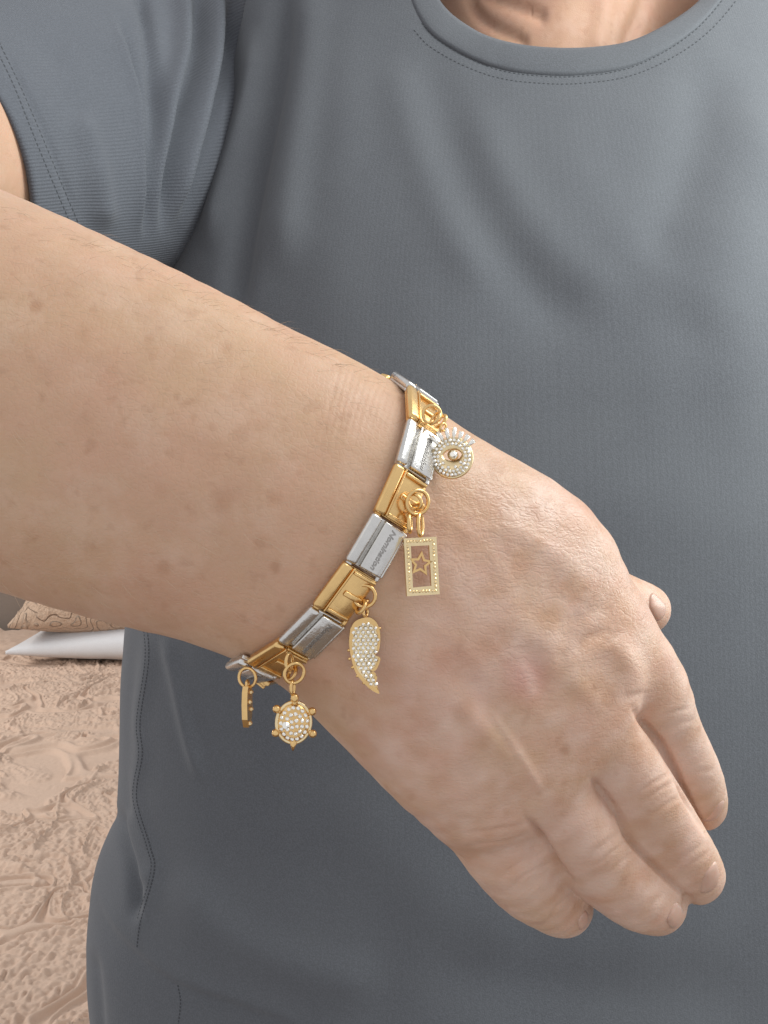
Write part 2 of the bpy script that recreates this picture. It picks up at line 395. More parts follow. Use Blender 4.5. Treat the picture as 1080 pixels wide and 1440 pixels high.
def surface_nets(Fd):
    ins = Fd < 0
    c = np.zeros(tuple(n - 1 for n in Fd.shape), np.uint8)
    for a in (0, 1):
        for b in (0, 1):
            for d in (0, 1): c += ins[a:a + c.shape[0], b:b + c.shape[1], d:d + c.shape[2]]
    act = np.argwhere((c > 0) & (c < 8)); i, j, k = act.T
    idx = np.full(c.shape, -1, np.int32); idx[i, j, k] = np.arange(len(act))
    cor = [(a, b, d) for a in (0, 1) for b in (0, 1) for d in (0, 1)]
    val = {q: Fd[i + q[0], j + q[1], k + q[2]] for q in cor}
    acc = np.zeros((len(act), 3)); cnt = np.zeros(len(act))
    for q in cor:
        for ax in range(3):
            if q[ax]: continue
            r = list(q); r[ax] = 1; r = tuple(r); a, b = val[q], val[r]; m = (a < 0) != (b < 0)
            t = np.where(m, a / np.where(m, a - b, 1), 0)
            p = np.tile(np.array(q, float), (len(act), 1)); p[:, ax] = t
            acc[m] += p[m]; cnt[m] += 1
    p = acc / cnt[:, None]; out = np.empty_like(p)
    for ax, (A, n) in enumerate(zip((AX, AY, AZ), (i, j, k))): out[:, ax] = A[n] + p[:, ax] * (A[n + 1] - A[n])
    quads = []
    for ax in range(3):
        s0 = [slice(1, -1)] * 3; s1 = [slice(1, -1)] * 3; s0[ax] = slice(0, -1); s1[ax] = slice(1, None)
        a, b = ins[tuple(s0)], ins[tuple(s1)]
        off = np.array([1, 1, 1]); off[ax] = 0
        for m, flip in ((a & ~b, 0), (~a & b, 1)):
            e = np.argwhere(m) + off; u, v = [(1, 2), (2, 0), (0, 1)][ax]
            def cell(du, dv):
                f = e.copy(); f[:, u] -= du; f[:, v] -= dv; return idx[f[:, 0], f[:, 1], f[:, 2]]
            q = np.stack([cell(1, 1), cell(0, 1), cell(0, 0), cell(1, 0)], 1)
            quads.append(q[:, ::-1] if flip else q)
    return out, np.vstack(quads)

bv, bq = surface_nets(FLD)
del FLD
# body frame axes (right, up, depth) are left-handed, so the winding turns over in the world

base_me = np_mesh('body', W(bv), bq[:, ::-1])
tmp = link('body_tmp', base_me); sm = tmp.modifiers.new('s', 'SUBSURF'); sm.levels = 1; sm.render_levels = 1
dg = bpy.context.evaluated_depsgraph_get()
me = bpy.data.meshes.new_from_object(tmp.evaluated_get(dg)); bpy.data.objects.remove(tmp); me.name = 'person'
set_smooth(me)

co = verts_np(me).astype(float); no = normals_np(me).astype(float)
cb = (co - np.array(CAM)) @ MW.T; U, V = proj(cb)
front = smooth01(((no @ MW.T)[:, 2] * -1 - .02) / .25) * (cb[:, 2] < .36)
disp = np.zeros(len(co))
def groove(pts, depth, w, rim=0.0):
    global disp
    q = np.array(pts, float); m = np.where((U > q[:, 0].min() - 5 * w) & (U < q[:, 0].max() + 5 * w) & (V > q[:, 1].min() - 5 * w) & (V < q[:, 1].max() + 5 * w) & (front > 0))[0]
    if not len(m): return
    d, s, t = polydist(U[m], V[m], spline(pts, 20)); e = np.sin(np.clip(t, .0, 1) * math.pi) ** .5
    disp[m] += front[m] * e * (-depth * np.exp(-(d / w) ** 2) + rim * np.exp(-((d - 2.2 * w) / (1.4 * w)) ** 2))
def ridge(pts, h, w): groove(pts, -h, w)
# tendons, knuckles and creases of the old hand
ridge([(640, 985), (700, 1045), (762, 1112)], .0007, 15)
ridge([(690, 1000), (722, 1045), (764, 1115)], .0005, 6)
ridge([(700, 860), (790, 920), (830, 970)], .0006, 22)
ridge([(700, 730), (790, 790), (845, 850)], .0008, 24)
ridge([(770, 935), (808, 962), (850, 1000)], .0004, 14)
ridge([(860, 900), (885, 935), (893, 975)], .0012, 18)
groove([(800, 925), (822, 900), (858, 885)], .0004, 8, .0002)
groove([(780, 965), (795, 905), (815, 860)], .0003, 10, .0002)
groove([(620, 925), (690, 990), (720, 1060)], .0006, 22)
groove([(738, 905), (760, 950), (775, 1005)], .0006, 14)
for q in ([(905, 1130), (925, 1112), (952, 1098)], [(895, 1118), (915, 1102), (945, 1086)], [(915, 1148), (938, 1130), (962, 1118)],
          [(942, 1222), (962, 1205), (990, 1185)], [(952, 1232), (974, 1214), (1000, 1196)],
          [(835, 1222), (858, 1200), (884, 1182)], [(822, 1212), (848, 1188), (876, 1166)], [(850, 1236), (872, 1214), (896, 1196)],
          [(905, 1296), (918, 1270), (938, 1256)], [(700, 1240), (728, 1215), (768, 1196)], [(712, 1254), (742, 1228), (776, 1212)],
          [(770, 1296), (782, 1276), (800, 1258)], [(925, 1010), (948, 1000), (972, 996)], [(930, 1030), (955, 1018), (980, 1012)],
          [(950, 1098), (978, 1086), (1004, 1082)], [(640, 1175), (690, 1168), (750, 1158)], [(655, 1190), (705, 1184), (752, 1172)]):
    groove(q, random.uniform(.00009, .00020), random.uniform(2.4, 4.2), .00008)
for k in range(11):                                # fine rings of loose skin above the wrist
    x = 455 + k * 9.5
    groove([(x + 26, 505 + k * 4), (x + 12, 560), (x - 6, 640 - k * 2)], .00007, 2.4, .00003)
wr = (vnoise(co, 160, 21) - .5) * .00018 + (vnoise(co, 60, 22) - .5) * .0007
crepe = np.exp(-(((U - 790) / 120) ** 2 + ((V - 840) / 110) ** 2)) + .8 * np.exp(-(((U - 735) / 50) ** 2 + ((V - 945) / 40) ** 2)) \
    + .55 * np.exp(-(((U - 700) / 180) ** 2 + ((V - 720) / 90) ** 2)) + .25 * (U > 560)
rot = np.stack([U * .8 + V * .6, (V * .8 - U * .6) * .35, np.zeros(len(U))], 1)
cw = np.abs(vnoise(rot, .09, 31) - .5) * 2
disp += front * (wr * .8 + np.clip(crepe, 0, 1) * (np.minimum(cw, .35) / .35 - .7) * .00007)

ridge([(585, 700), (650, 745), (705, 800), (735, 880)], .00014, 10)
ridge([(560, 860), (640, 900), (690, 960), (700, 1010)], .00014, 9)
ridge([(640, 745), (720, 745), (800, 790)], .00014, 9)
# deep clefts between the fingers
for q in ([(892, 998), (903, 1015), (930, 1046), (950, 1085), (964, 1120), (990, 1167)], [(832, 1096), (845, 1112), (872, 1150), (886, 1180), (920, 1217), (958, 1254), (976, 1272)],
          [(742, 1152), (756, 1170), (778, 1207), (797, 1233), (806, 1240)]):
    q = [q[0]] + q + [q[-1]]; groove(q, .0015, 4.4); groove(q, .0003, 9)
# throat folds
nf = (cb[:, 2] > .42)
for q, dp, w in (([(640, -60), (672, 20), (735, 58)], .0025, 8), ([(600, -80), (660, -20), (760, 22)], .003, 9), ([(912, -80), (905, 0), (880, 62)], .0030, 10),
                 ([(855, -60), (850, 10), (840, 60)], -.0020, 14)):
    d, s, t = polydist(U, V, spline(q, 20)); disp -= nf * dp * np.exp(-(d / w) ** 2)
disp += nf * (V > -120) * (V < 120) * (vnoise(co, 60, 41) - .5) * .0012
co += no * disp[:, None]
org = np.array((SHX, .66, .95)); me.vertices.foreach_set('co', (co - org).astype(np.float32).ravel()); me.update()
def attr(me, name, val):
    a = me.attributes.new(name, 'FLOAT', 'POINT'); a.data.foreach_set('value', np.ascontiguousarray(val, np.float32))
spot = np.zeros(len(co)); pink = np.zeros(len(co)); pale = np.zeros(len(co))
jit = 1 + .5 * (vnoise(co, 500, 51) - .5)
for u, v, r, a in ((50, 428, 9, .8), (44, 416, 5, .5), (230, 797, 9, .55), (387, 797, 8, .6), (312, 705, 16, .45), (210, 476, 8, .4), (320, 488, 7, .35),
                   (118, 470, 14, .25), (150, 520, 18, .2), (215, 455, 20, .2), (60, 520, 16, .2), (340, 610, 10, .25), (390, 700, 9, .3), (300, 640, 18, .15),
                   (120, 600, 16, .18), (225, 690, 10, .25), (365, 765, 9, .35), (410, 640, 8, .25), (460, 600, 10, .2), (700, 657, 12, .6), (752, 718, 13, .5),
                   (678, 688, 3.5, .9), (795, 1056, 7, .8), (858, 984, 11, .5), (650, 998, 15, .4), (845, 915, 32, .3), (640, 690, 20, .3), (625, 720, 18, .25),
                   (560, 960, 20, .22), (770, 870, 16, .35), (690, 820, 22, .22), (660, 1080, 16, .3), (600, 1010, 24, .2), (590, 1060, 12, .25), (770, 1100, 10, .3),
                   (760, 1000, 14, .3), (895, 1050, 8, .4), (790, 650, 8, .3), (820, 740, 10, .3), (685, 905, 10, .3), (720, 1110, 14, .25), (640, 880, 20, .2)):
    spot = np.maximum(spot, a * smooth01(1.35 - np.hypot(U - u, (V - v) * .85) / r * jit * .9))
for _ in range(150):                               # scattered small sun freckles
    u, v = (random.uniform(0, 520), random.uniform(290, 880)) if random.random() < .45 else (random.uniform(560, 900), random.uniform(600, 1180))
    r = random.uniform(2.5, 7); spot = np.maximum(spot, random.uniform(.1, .34) * smooth01(1.3 - np.hypot(U - u, V - v) / r * jit))
for u, v, r, a in ((738, 950, 40, 1.15), (700, 960, 50, .45), (690, 900, 40, .3), (985, 1240, 40, .35), (945, 1295, 35, .35), (810, 1300, 35, .35), (1000, 1150, 30, .35), (920, 860, 30, .5),
                   (800, 700, 70, .3), (880, 1000, 80, .3), (720, 1180, 120, .2), (250, 800, 160, .15), (600, 780, 60, .35), (930, 1080, 90, .35), (820, 1190, 110, .35), (900, 1200, 120, .3)):
    pink = np.maximum(pink, a * np.exp(-(np.hypot(U - u, V - v) / r) ** 2))
for q, a, w in (([(690, 1000), (722, 1045), (764, 1115)], .45, 8), ([(730, 925), (745, 950), (750, 970)], .7, 9), ([(845, 870), (885, 920), (890, 960)], .4, 20)):
    d, s, t = polydist(U, V, spline(q, 16)); pale = np.maximum(pale, a * np.exp(-(d / w) ** 2))
fr = (cb[:, 2] < .36)
handm = smooth01((U * .86 + V * .51 - 850) / 160) * .62; mo = vnoise(co, 190, 83) * .5 + vnoise(co, 420, 84) * .3 + vnoise(co, 80, 81) * .4; pale = np.maximum(pale, handm * np.clip((mo - .38) * 3.2, 0, 1.5))
pink = np.maximum(pink, handm * 1.1 * np.clip(vnoise(co, 65, 82) * .6 + vnoise(co, 260, 85) * .6 - .32, 0, 1))
attr(me, 'spot', spot * fr); attr(me, 'pink', pink * fr + .35 * (~fr) * (V < 140)); attr(me, 'pale', pale * fr); attr(me, 'crepe', np.clip(crepe, 0, 1) * fr)

person = link('person', me, SKIN); person.location = org
tag(person, 'person in a grey short sleeved t-shirt with a freckled bare forearm and relaxed hand', 'person')
PT = Matrix.Translation(-Vector(org))
def person_part(name, me, mat, parent=None):
    me.transform(PT); o = link(name, me, mat, parent or person); return o

BODY = BVHTree.FromPolygons([Vector(x) for x in W(bv)], [tuple(q) for q in bq.tolist()])
def cast(bvh, u, v):                               # where the ray through a photo point meets a surface
    d = (WV(u, v, 1) - CAM).normalized(); h = bvh.ray_cast(CAM, d); return (h[0], h[1], d) if h[0] else None

# fingernails
def fingernail(u, v, ang, lx, ly, tilt, label=None):
    h = cast(BODY, u, v)
    if not h: print('nail miss', u, v); return
    p, n, d = h; n = n if n.dot(d) < 0 else -n
    sc = (p - CAM).dot(FWD) / F
    n = (n + RIGHT * tilt[0] + UP * tilt[1]).normalized()
    ax = (RIGHT * math.cos(ang) - UP * math.sin(ang)); ax = (ax - n * ax.dot(n)).normalized(); sd = n.cross(ax)
    m = 12; g = []
    for zz in (0, 1):
        for a in np.linspace(-1, 1, m):
            for b in np.linspace(-1, 1, m):
                aa = a * math.sqrt(1 - .42 * b * b); bb = b * math.sqrt(1 - .30 * a * a)
                o = p + ax * (aa * lx * sc) + sd * (bb * ly * sc); hq = BODY.ray_cast(o + n * .006, -n, .016)
                dq = .006 - hq[3] if hq[0] else -.004
                g.append(o + n * (max(dq, -.007) + .00045 * (1 - .9 * max(abs(a), abs(b)) ** 4) - .0012 * zz))
    q = grid_quads(m, m); nn = m * m; edge = list(range(m)) + list(range(2 * m - 1, nn, m)) + list(range(nn - 2, nn - m - 1, -1)) + list(range(nn - 2 * m, 0, -m))
    E = np.array(edge); q = np.vstack([q, (q + nn)[:, ::-1], np.stack([E, E + nn, np.roll(E, -1) + nn, np.roll(E, -1)], 1)])
    mm = np_mesh('fingernail', [list(x) for x in g], q); person_part('fingernail', mm, NAIL)
fingernail(1001, 1236, 1.0, 27, 17, (.55, -.1))
fingernail(952, 1290, .75, 26, 16, (.25, -.35))
fingernail(1008, 1142, 1.25, 22, 11, (.6, -.1))
fingernail(822, 1296, .8, 20, 11, (.4, -.3))
fingernail(926, 852, .25, 22, 14, (.1, .3))


# sparse pale hairs lying along the forearm
def hairs():
    bm = bmesh.new(); n = 0
    while n < 420:
        if n < 350: u, v = random.uniform(0, 540), random.uniform(280, 880)
        else:                                        # along the upper outline, where they stand against the shirt
            t = random.random(); u = t * 540; v = 282 + 255 * t ** 1.02 + random.uniform(0, 12)
        h = cast(BODY, u, v); n += 1
        if not h or (h[0] - CAM).dot(FWD) > .34: continue
        p, nn, d = h; nn = nn if nn.dot(d) < 0 else -nn
        di = (RIGHT * random.uniform(.5, 1) - UP * random.uniform(-.1, .7) + nn * random.uniform(.15, .6)).normalized(); ln = random.uniform(.003, .007)
        sd = di.cross(d).normalized() * .00003; a = p; vs = []
        for t in (0, .5, 1):
            q = p + di * ln * t - nn * ln * .35 * t * t; vs.append((bm.verts.new(q - sd * (1 - .8 * t)), bm.verts.new(q + sd * (1 - .8 * t))))
        for (a0, a1), (b0, b1) in zip(vs, vs[1:]): bm.faces.new((a0, a1, b1, b0))
    return bm_mesh('arm_hair', bm)
HAIR = NT('fine_hair').set(Base_Color=(.55, .40, .27), Roughness=.5).m
tag(person_part('arm_hair', hairs(), HAIR), kind='stuff')

# ------------------------------------------------------------------ T-shirt trunk
LEFT = [(-260, 430), (-150, 372), (0, 349), (80, 331), (164, 307), (262, 275), (355, 238), (470, 208), (620, 195), (760, 186), (890, 178), (950, 170), (1050, 163), (1130, 160),
        (1165, 143), (1200, 131), (1290, 118), (1350, 121), (1440, 134), (1560, 150), (1800, 160)]
FRONT = [(-260, .600), (-100, .588), (0, .572), (100, .552), (250, .525), (400, .500), (560, .482), (720, .474), (900, .474), (1100, .480), (1300, .486), (1500, .492), (1800, .5)]
SIDE = [(-260, .63), (0, .612), (300, .610), (800, .615), (1200, .62), (1800, .63)]
def lut(t, v): t = np.array(t); return np.interp(v, t[:, 0], t[:, 1])
def lutS(t, v):                                    # smoothed look-up
    return sum(lut(t, v + o) for o in (-24, -12, 0, 12, 24)) / 5
NECK = spline([(545, -160), (568, -40), (595, 30), (640, 67), (700, 93), (760, 102), (820, 102), (890, 89), (962, 50), (1012, 0), (1048, -60), (1080, -160)], 80)
INNER = spline([(575, -175), (595, -55), (622, 5), (665, 40), (708, 57), (765, 66), (832, 66), (890, 56), (948, 27), (990, -8), (1024, -70), (1050, -175)], 80)
def neck_v(u): return np.where((u > 545) & (u < 1080), np.interp(u, NECK[:, 0], NECK[:, 1]), -160)
def trunk_point(phi, vr):                          # phi: 0 left side, pi/2 front; vr: photo row taken at the side depth
    ds = lutS(SIDE, vr); df = lutS(FRONT, vr); y = (720 - vr) * ds / F
    B = ds - df; x0 = SHX + 0 * vr
    tgt = (lutS(LEFT, vr) - 540) / F
    ph = np.linspace(-.6, 1.4, 60)[:, None]
    cosE = lambda p: np.sign(np.cos(p)) * np.abs(np.cos(p)) ** .82
    sinE = lambda p: np.sign(np.sin(p)) * np.abs(np.sin(p)) ** .88
    lo = np.full(vr.shape, .05); hi = np.full(vr.shape, .5)
    for _ in range(26):
        A = (lo + hi) / 2; r = ((x0 - A * cosE(ph)) / (ds - B * sinE(ph))).min(0)
        m = r > tgt; lo = np.where(m, A, lo); hi = np.where(m, hi, A)
    A = (lo + hi) / 2
    sn = sinE(phi); back = np.where(sn < 0, .85, 1.0)
    return np.stack([x0 - A * cosE(phi), y, ds - B * sn * back], -1)
def trunk():
    nf_, nb = 560, 90
    phi = np.r_[np.linspace(-.25, math.pi + .25, nf_), np.linspace(math.pi + .25, 2 * math.pi - .25, nb)[1:-1]]
    rows = np.linspace(1760, -240, 420); nc = len(phi)
    # profile of each row solved once, then each column runs from the hem up to the neckline
    grid = np.stack([trunk_point(phi, np.full(nc, r)) for r in rows])
    u = 540 + grid[..., 0] / grid[..., 2] * F; v = 720 - grid[..., 1] / grid[..., 2] * F
    fmask = (np.sin(phi) > 0)
    above = (v < neck_v(u)) & fmask[None, :] | (rows[:, None] < -225)
    out = np.empty((400, nc, 3)); rr = np.arange(len(rows))
    for c in range(nc):
        k = int(np.argmax(above[:, c])) if above[:, c].any() else len(rows) - 1
        if fmask[c] and k > 0 and rows[k] > -225:
            g0 = (v - neck_v(u))[k - 1, c]; g1 = (v - neck_v(u))[k, c]; top = k - 1 + g0 / (g0 - g1)
        else: top = k
        t = np.linspace(0, top, 400)
        for a in range(3): out[:, c, a] = np.interp(t, rr, grid[:, c, a])
    return out, nc
FOLDS = [  # photo curve, height (m), half width (px), kind
    ([(402, -60), (398, 20), (394, 70), (378, 147), (357, 249), (338, 355), (318, 480)], -.0075, 18, 'g'),
    ([(440, -60), (428, 100), (408, 250), (388, 400)], .0036, 26, 'g'),
    ([(362, 30), (342, 150), (312, 260), (285, 360)], .0040, 13, 'g'),
    ([(585, 30), (622, 150), (675, 290), (755, 410), (860, 470)], -0.0018, 36, 'g'),
    ([(545, 60), (580, 190), (630, 320), (700, 430)], 0.0013, 30, 'g'),
    ([(650, 120), (715, 270), (800, 370), (900, 420)], 0.0014, 34, 'g'),
    ([(475, -40), (480, 150), (470, 330)], .0014, 40, 'g'),
    ([(1010, 70), (985, 150), (960, 260), (905, 380)], -.0022, 38, 'g'),
    ([(1080, 120), (1050, 300), (960, 480)], .0025, 60, 'g'),
    ([(207, 850), (209, 928), (197, 1014), (200, 1061), (192, 1122), (211, 1190), (217, 1225), (198, 1294), (192, 1345)], .0018, 11, 'g'),
    ([(187, 890), (184, 960), (178, 1040), (175, 1100), (192, 1180)], -.0010, 9, 'g'),
    ([(228, 880), (245, 950), (262, 1030), (285, 1110)], .0022, 9, 'g'),
    ([(158, 1128), (166, 1150), (178, 1190), (187, 1222), (193, 1300)], -.0045, 9, 'g'),
    ([(178, 1135), (194, 1195), (206, 1250)], .0022, 12, 'g'),
    ([(134, 1240), (150, 1290), (192, 1340), (241, 1378), (330, 1412), (440, 1450)], .0013, 40, 's'),
    ([(250, 1210), (300, 1300), (420, 1360), (560, 1385)], .0022, 34, 'g'),
    ([(128, 1330), (138, 1400), (146, 1500)], -.0025, 8, 'g'),
    ([(420, 1080), (560, 1210), (760, 1350)], .0014, 60, 'g'),
    ([(560, 1350), (800, 1400), (1080, 1390)], -.0016, 50, 'g'),
]
def fold(c, nrm, folds):
    u, v = proj(c); d = np.zeros(len(c))
    for pts, h, w, kind in folds:
        q = np.array(pts, float); r = 5 * w if kind == 's' else 3 * w
        m = np.where((u > q[:, 0].min() - r) & (u < q[:, 0].max() + r) & (v > q[:, 1].min() - r) & (v < q[:, 1].max() + r))[0]
        if not len(m): continue
        ds, s, t = polydist(u[m], v[m], spline(pts, 24)); e = smooth01(np.minimum(t, 1 - t) * 5)
        if kind == 'g': d[m] += h * e * np.exp(-(ds / w) ** 2)
        else: d[m] += h * e * np.exp(-ds / w) * np.tanh(-s * ds / 4)
    return c + nrm * d[:, None]
tp, tnc = trunk()
tv = tp.reshape(-1, 3); tq = grid_quads(400, tnc, True)
m0 = np_mesh('t', W(tv), tq); n0 = normals_np(m0) @ MW.T
ctr = np.array((SHX, 0, .64))
if (n0[200 * tnc + 300] @ (tv[200 * tnc + 300] - ctr)) < 0: n0 = -n0; tq = tq[:, ::-1]
bpy.data.meshes.remove(m0)
frontm = (tv[:, 2] < .66)
fv = fold(tv, n0, FOLDS); tv = np.where(frontm[:, None], fv, tv)
tv = tv + n0 * ((vnoise(tv, 14, 61) - .5) * .004 + (vnoise(tv * np.array([1, .4, 1]), 45, 62) - .5) * .0012)[:, None]
TW = W(tv)
TRUNK = BVHTree.FromPolygons([Vector(x) for x in TW], [tuple(q) for q in tq.tolist()])
sme = np_mesh('t_shirt', TW, tq)
def set_uv(me, uv):
    l = np.empty(len(me.loops), np.int32); me.loops.foreach_get('vertex_index', l)
    x = me.uv_layers.new(name='UVMap'); x.data.foreach_set('uv', np.ascontiguousarray(uv[l], np.float32).ravel())
rr, cc = np.divmod(np.arange(len(tv)), tnc); set_uv(sme, np.stack([cc / tnc, tv[:, 1] * 1.0], 1))
shirt = person_part('t_shirt', sme, SHIRT)


# sleeve: a tube round the upper arm, running under the trunk panel
hemc, inc = HEMC, INC
sa = (hemc - inc); sL = np.linalg.norm(sa); sa /= sL
e1 = np.array((.50, -.87, 0)); e1 -= sa * (e1 @ sa); e1 /= np.linalg.norm(e1); e2 = np.cross(sa, e1)
if e2[2] > 0: e2 = -e2
ns, npz = 220, 300
ts = np.linspace(0, 1, ns)[:, None]; ph = np.linspace(0, 2 * math.pi, npz, endpoint=False)[None, :]
ra = .0620 + .050 * (1 - ts); rb = .0560 - .004 * (1 - ts)
sv = (inc + (hemc - inc) * ts[..., None]) + (ra * np.cos(ph))[..., None] * e1 + (rb * np.sin(ph))[..., None] * e2
hemin = sv[-1] + (hemc - sv[-1]) * .05                # hem folds inside
sv = np.concatenate([sv, (sv[-1] + (hemc - sv[-1]) * .015 + sa * .0012)[None], hemin[None], (hemin - sa * .018)[None]])
svf = sv.reshape(-1, 3); sq = grid_quads(ns + 3, npz, True)
m0 = np_mesh('t', W(svf), sq); n0 = normals_np(m0) @ MW.T; bpy.data.meshes.remove(m0)
k = 100 * npz; axp = inc + (hemc - inc) * ts[100]
if n0[k] @ (svf[k] - axp) < 0: n0 = -n0; sq = sq[:, ::-1]
SF = [([(282, -60), (281, 60), (259, 142), (241, 231), (229, 340)], -.0065, 9, 'g'), ([(302, -60), (302, 60), (284, 150), (262, 240), (250, 340)], .0085, 12, 'g'),
      ([(255, -60), (256, 60), (236, 150), (222, 240), (216, 340)], .0070, 11, 'g'), ([(190, -60), (212, 60), (222, 150), (218, 250), (212, 340)], -.0050, 8, 'g'), ([(160, 10), (182, 80), (200, 147), (205, 249), (201, 345)], -.0060, 9, 's'),
      ([(330, -40), (322, 60), (300, 150), (268, 260), (244, 350)], -.006, 10, 'g'), ([(110, 150), (135, 230), (150, 330)], .0045, 18, 'g'),
      ([(5, 60), (62, 185), (112, 310)], -.0010, 5, 'g'), ([(60, 40), (110, 160), (140, 250)], -.0012, 22, 'g')]
ff = n0[:, 2] < .1
sf2 = fold(svf, n0, SF); svf = np.where(ff[:, None], sf2, svf)
svf = svf + n0 * ((vnoise(svf, 20, 71) - .5) * .004 + (vnoise(svf, 60, 72) - .5) * .0010)[:, None]
SW = W(svf); SLV = BVHTree.FromPolygons([Vector(x) for x in SW], [tuple(q) for q in sq.tolist()])
slm = np_mesh('sleeve', SW, sq)
rr, cc = np.divmod(np.arange(len(svf)), npz); set_uv(slm, np.stack([rr / ns, np.abs(cc / npz * 2 - 1) * 1.2], 1))
sleeve = person_part('sleeve', slm, SLEEVE, shirt); sleeve.parent = shirt

# collar band along the neckline
def collar():
    n = len(NECK); rows = []
    prev = .58
    for i in range(n):
        h = None
        for dv in (1, 3, 6, 12, 20):
            h = cast(TRUNK, NECK[i, 0], NECK[i, 1] + dv)
            if h and (h[0] - CAM).dot(FWD) < .605: break
            h = None
        d = (h[0] - CAM).dot(FWD) if h else prev; prev = d
        a = P(NECK[i, 0], NECK[i, 1] + 3, d - .0005); b = P(INNER[i, 0], INNER[i, 1], d + .006)
        row = []
        for t in np.linspace(0, 1, 8):
            q = a + (b - a) * t; q[2] -= .0011 * (math.sin(math.pi * min(1, t * .9 + .1)) ** .6) * (1 if t > 0 else .3); row.append(q)
        for t, dz in ((.97, .006), (.8, .010), (.2, .008), (0, .004)): q = a + (b - a) * t; q[2] += dz; row.append(q)
        rows.append(row)
    # round the back of the neck
    A = np.array(rows)
    end, st = A[-1], A[0]; tail = []
    for t in np.linspace(0, 1, 26)[1:-1]:
        an = math.pi * t; q = end * (1 - t) + st * t; q = q.copy(); q[:, 2] += .13 * math.sin(an); q[:, 1] += .035 * math.sin(an); tail.append(q)
    return np.concatenate([A, np.array(tail)])
ca = collar(); nr_, nc_ = ca.shape[:2]
cq = []
for i in range(nr_):
    j = (i + 1) % nr_
    for k in range(nc_): cq.append((i * nc_ + k, j * nc_ + k, j * nc_ + (k + 1) % nc_, i * nc_ + (k + 1) % nc_))
clm = np_mesh('collar', W(ca.reshape(-1, 3)), cq)
bm = bmesh.new(); bm.from_mesh(clm); bmesh.ops.recalc_face_normals(bm, faces=bm.faces[:]); bm.to_mesh(clm); bm.free(); set_smooth(clm)
set_uv(clm, np.zeros((nr_ * nc_, 2)))
col_o = person_part('collar', clm, SHIRT, shirt)

# rows of stitches
def stitches(rows, parent):
    bm = bmesh.new()
    for bvh, pts, step, ln, w in rows:
        p = spline(pts, 400); seg = np.r_[0, np.cumsum(np.linalg.norm(np.diff(p, axis=0), axis=1))]
        for s in np.arange(0, seg[-1] - step, step):
            q = [np.array([np.interp(s + o, seg, p[:, 0]), np.interp(s + o, seg, p[:, 1])]) for o in (0, ln)]
            h0, h1 = cast(bvh, *q[0]), cast(bvh, *q[1])
            if not h0 or not h1 or (h0[0] - h1[0]).length > .01: continue
            a, b = h0[0], h1[0]; n = h0[1]; n = n if n.dot(h0[2]) < 0 else -n
            t = (b - a).normalized(); sd = n.cross(t) * w; up = n * .00035
            vs = [bm.verts.new(x) for x in (a - sd, a + sd, b + sd, b - sd, a * .7 + b * .3 + up, a * .3 + b * .7 + up)]
            for f in ((0, 1, 4), (1, 2, 5, 4), (2, 3, 5), (3, 0, 4, 5)): bm.faces.new([vs[i] for i in f])
    return tag(person_part('stitching', bm_mesh('stitching', bm), SHADED_THREAD, parent), kind='stuff')
off = lambda c, dx, dy: [(x + dx, y + dy) for x, y in c]
NK = [tuple(x) for x in NECK[14:70:3]]
stitches([(TRUNK, off(NK, 0, 5), 6.5, 3.6, .0003), (TRUNK, [(795 + (x - 795) * 1.055, y + 15) for x, y in NK], 6.5, 3.6, .0003),
          (TRUNK, [(206, 872), (209, 928), (197, 1014), (200, 1061), (192, 1122), (211, 1190), (217, 1225), (198, 1294), (192, 1337)], 5, 3.6, .00045),
          (TRUNK, [(201, 872), (204, 928), (192, 1014), (195, 1061), (187, 1122), (206, 1190), (212, 1225), (193, 1294)], 5, 3.0, .0003),
          (TRUNK, [(250, 1385), (254, 1410), (250, 1445)], 5, 3.4, .0004)], shirt)
stitches([(SLV, [(-2, 58), (30, 125), (58, 190), (85, 255), (112, 318)], 8, 5.2, .00035), (SLV, [(-2, 76), (20, 122), (47, 190), (75, 258), (98, 312)], 8, 5.2, .00035)], shirt)


# ------------------------------------------------------------------ bracelet
p1 = W(P(576, 551, .2365)); p3 = W(P(345, 918, .2365)); h2 = cast(BODY, 536, 750)[0]; p2 = np.array(h2)
pn = np.cross(p2 - p1, p3 - p1); pn /= np.linalg.norm(pn)
if pn @ np.array(RIGHT) < 0: pn = -pn                # across the band, towards the hand
pc = (p1 + p3) / 2; pc = pc + (W(P(450, 735, .2365)) - pc) * .3; pc = pc - pn * ((pc - p1) @ pn) + 0
ea = (p2 - pc); ea /= np.linalg.norm(ea); eb = np.cross(pn, ea)
path = []
for a in np.linspace(0, 2 * math.pi, 240, endpoint=False):
    d = Vector(ea * math.cos(a) + eb * math.sin(a)); h = BODY.ray_cast(Vector(pc + pn * (.027 * max(0, -math.cos(a)))), d, .08)
    path.append((h[3] if h[0] else .03) + .0008)
path = np.array(path)
for _ in range(30): path = (np.roll(path, 1) + path * 2 + np.roll(path, -1)) / 4
ang = np.linspace(0, 2 * math.pi, 240, endpoint=False)
pts = pc + path[:, None] * (np.cos(ang)[:, None] * ea + np.sin(ang)[:, None] * eb) + pn * (.027 * np.maximum(0, -np.cos(ang)))[:, None]
closed = np.vstack([pts, pts[:1]]); cum = np.r_[0, np.cumsum(np.linalg.norm(np.diff(closed, axis=0), axis=1))]
NL = 2 * round(cum[-1] / .0101 / 2); pitch = cum[-1] / NL
print('bracelet', cum[-1], NL, pitch)
def on_path(s): s = s % cum[-1]; return np.array([np.interp(s, cum, closed[:, i]) for i in range(3)])
pw = (closed - np.array(CAM)) @ MW.T; pu, pv_ = proj(pw)
near = pw[:, 2] < .237
s4 = cum[np.argmin(np.hypot(pu - 527, pv_ - 765) + 1e4 * ~near)]
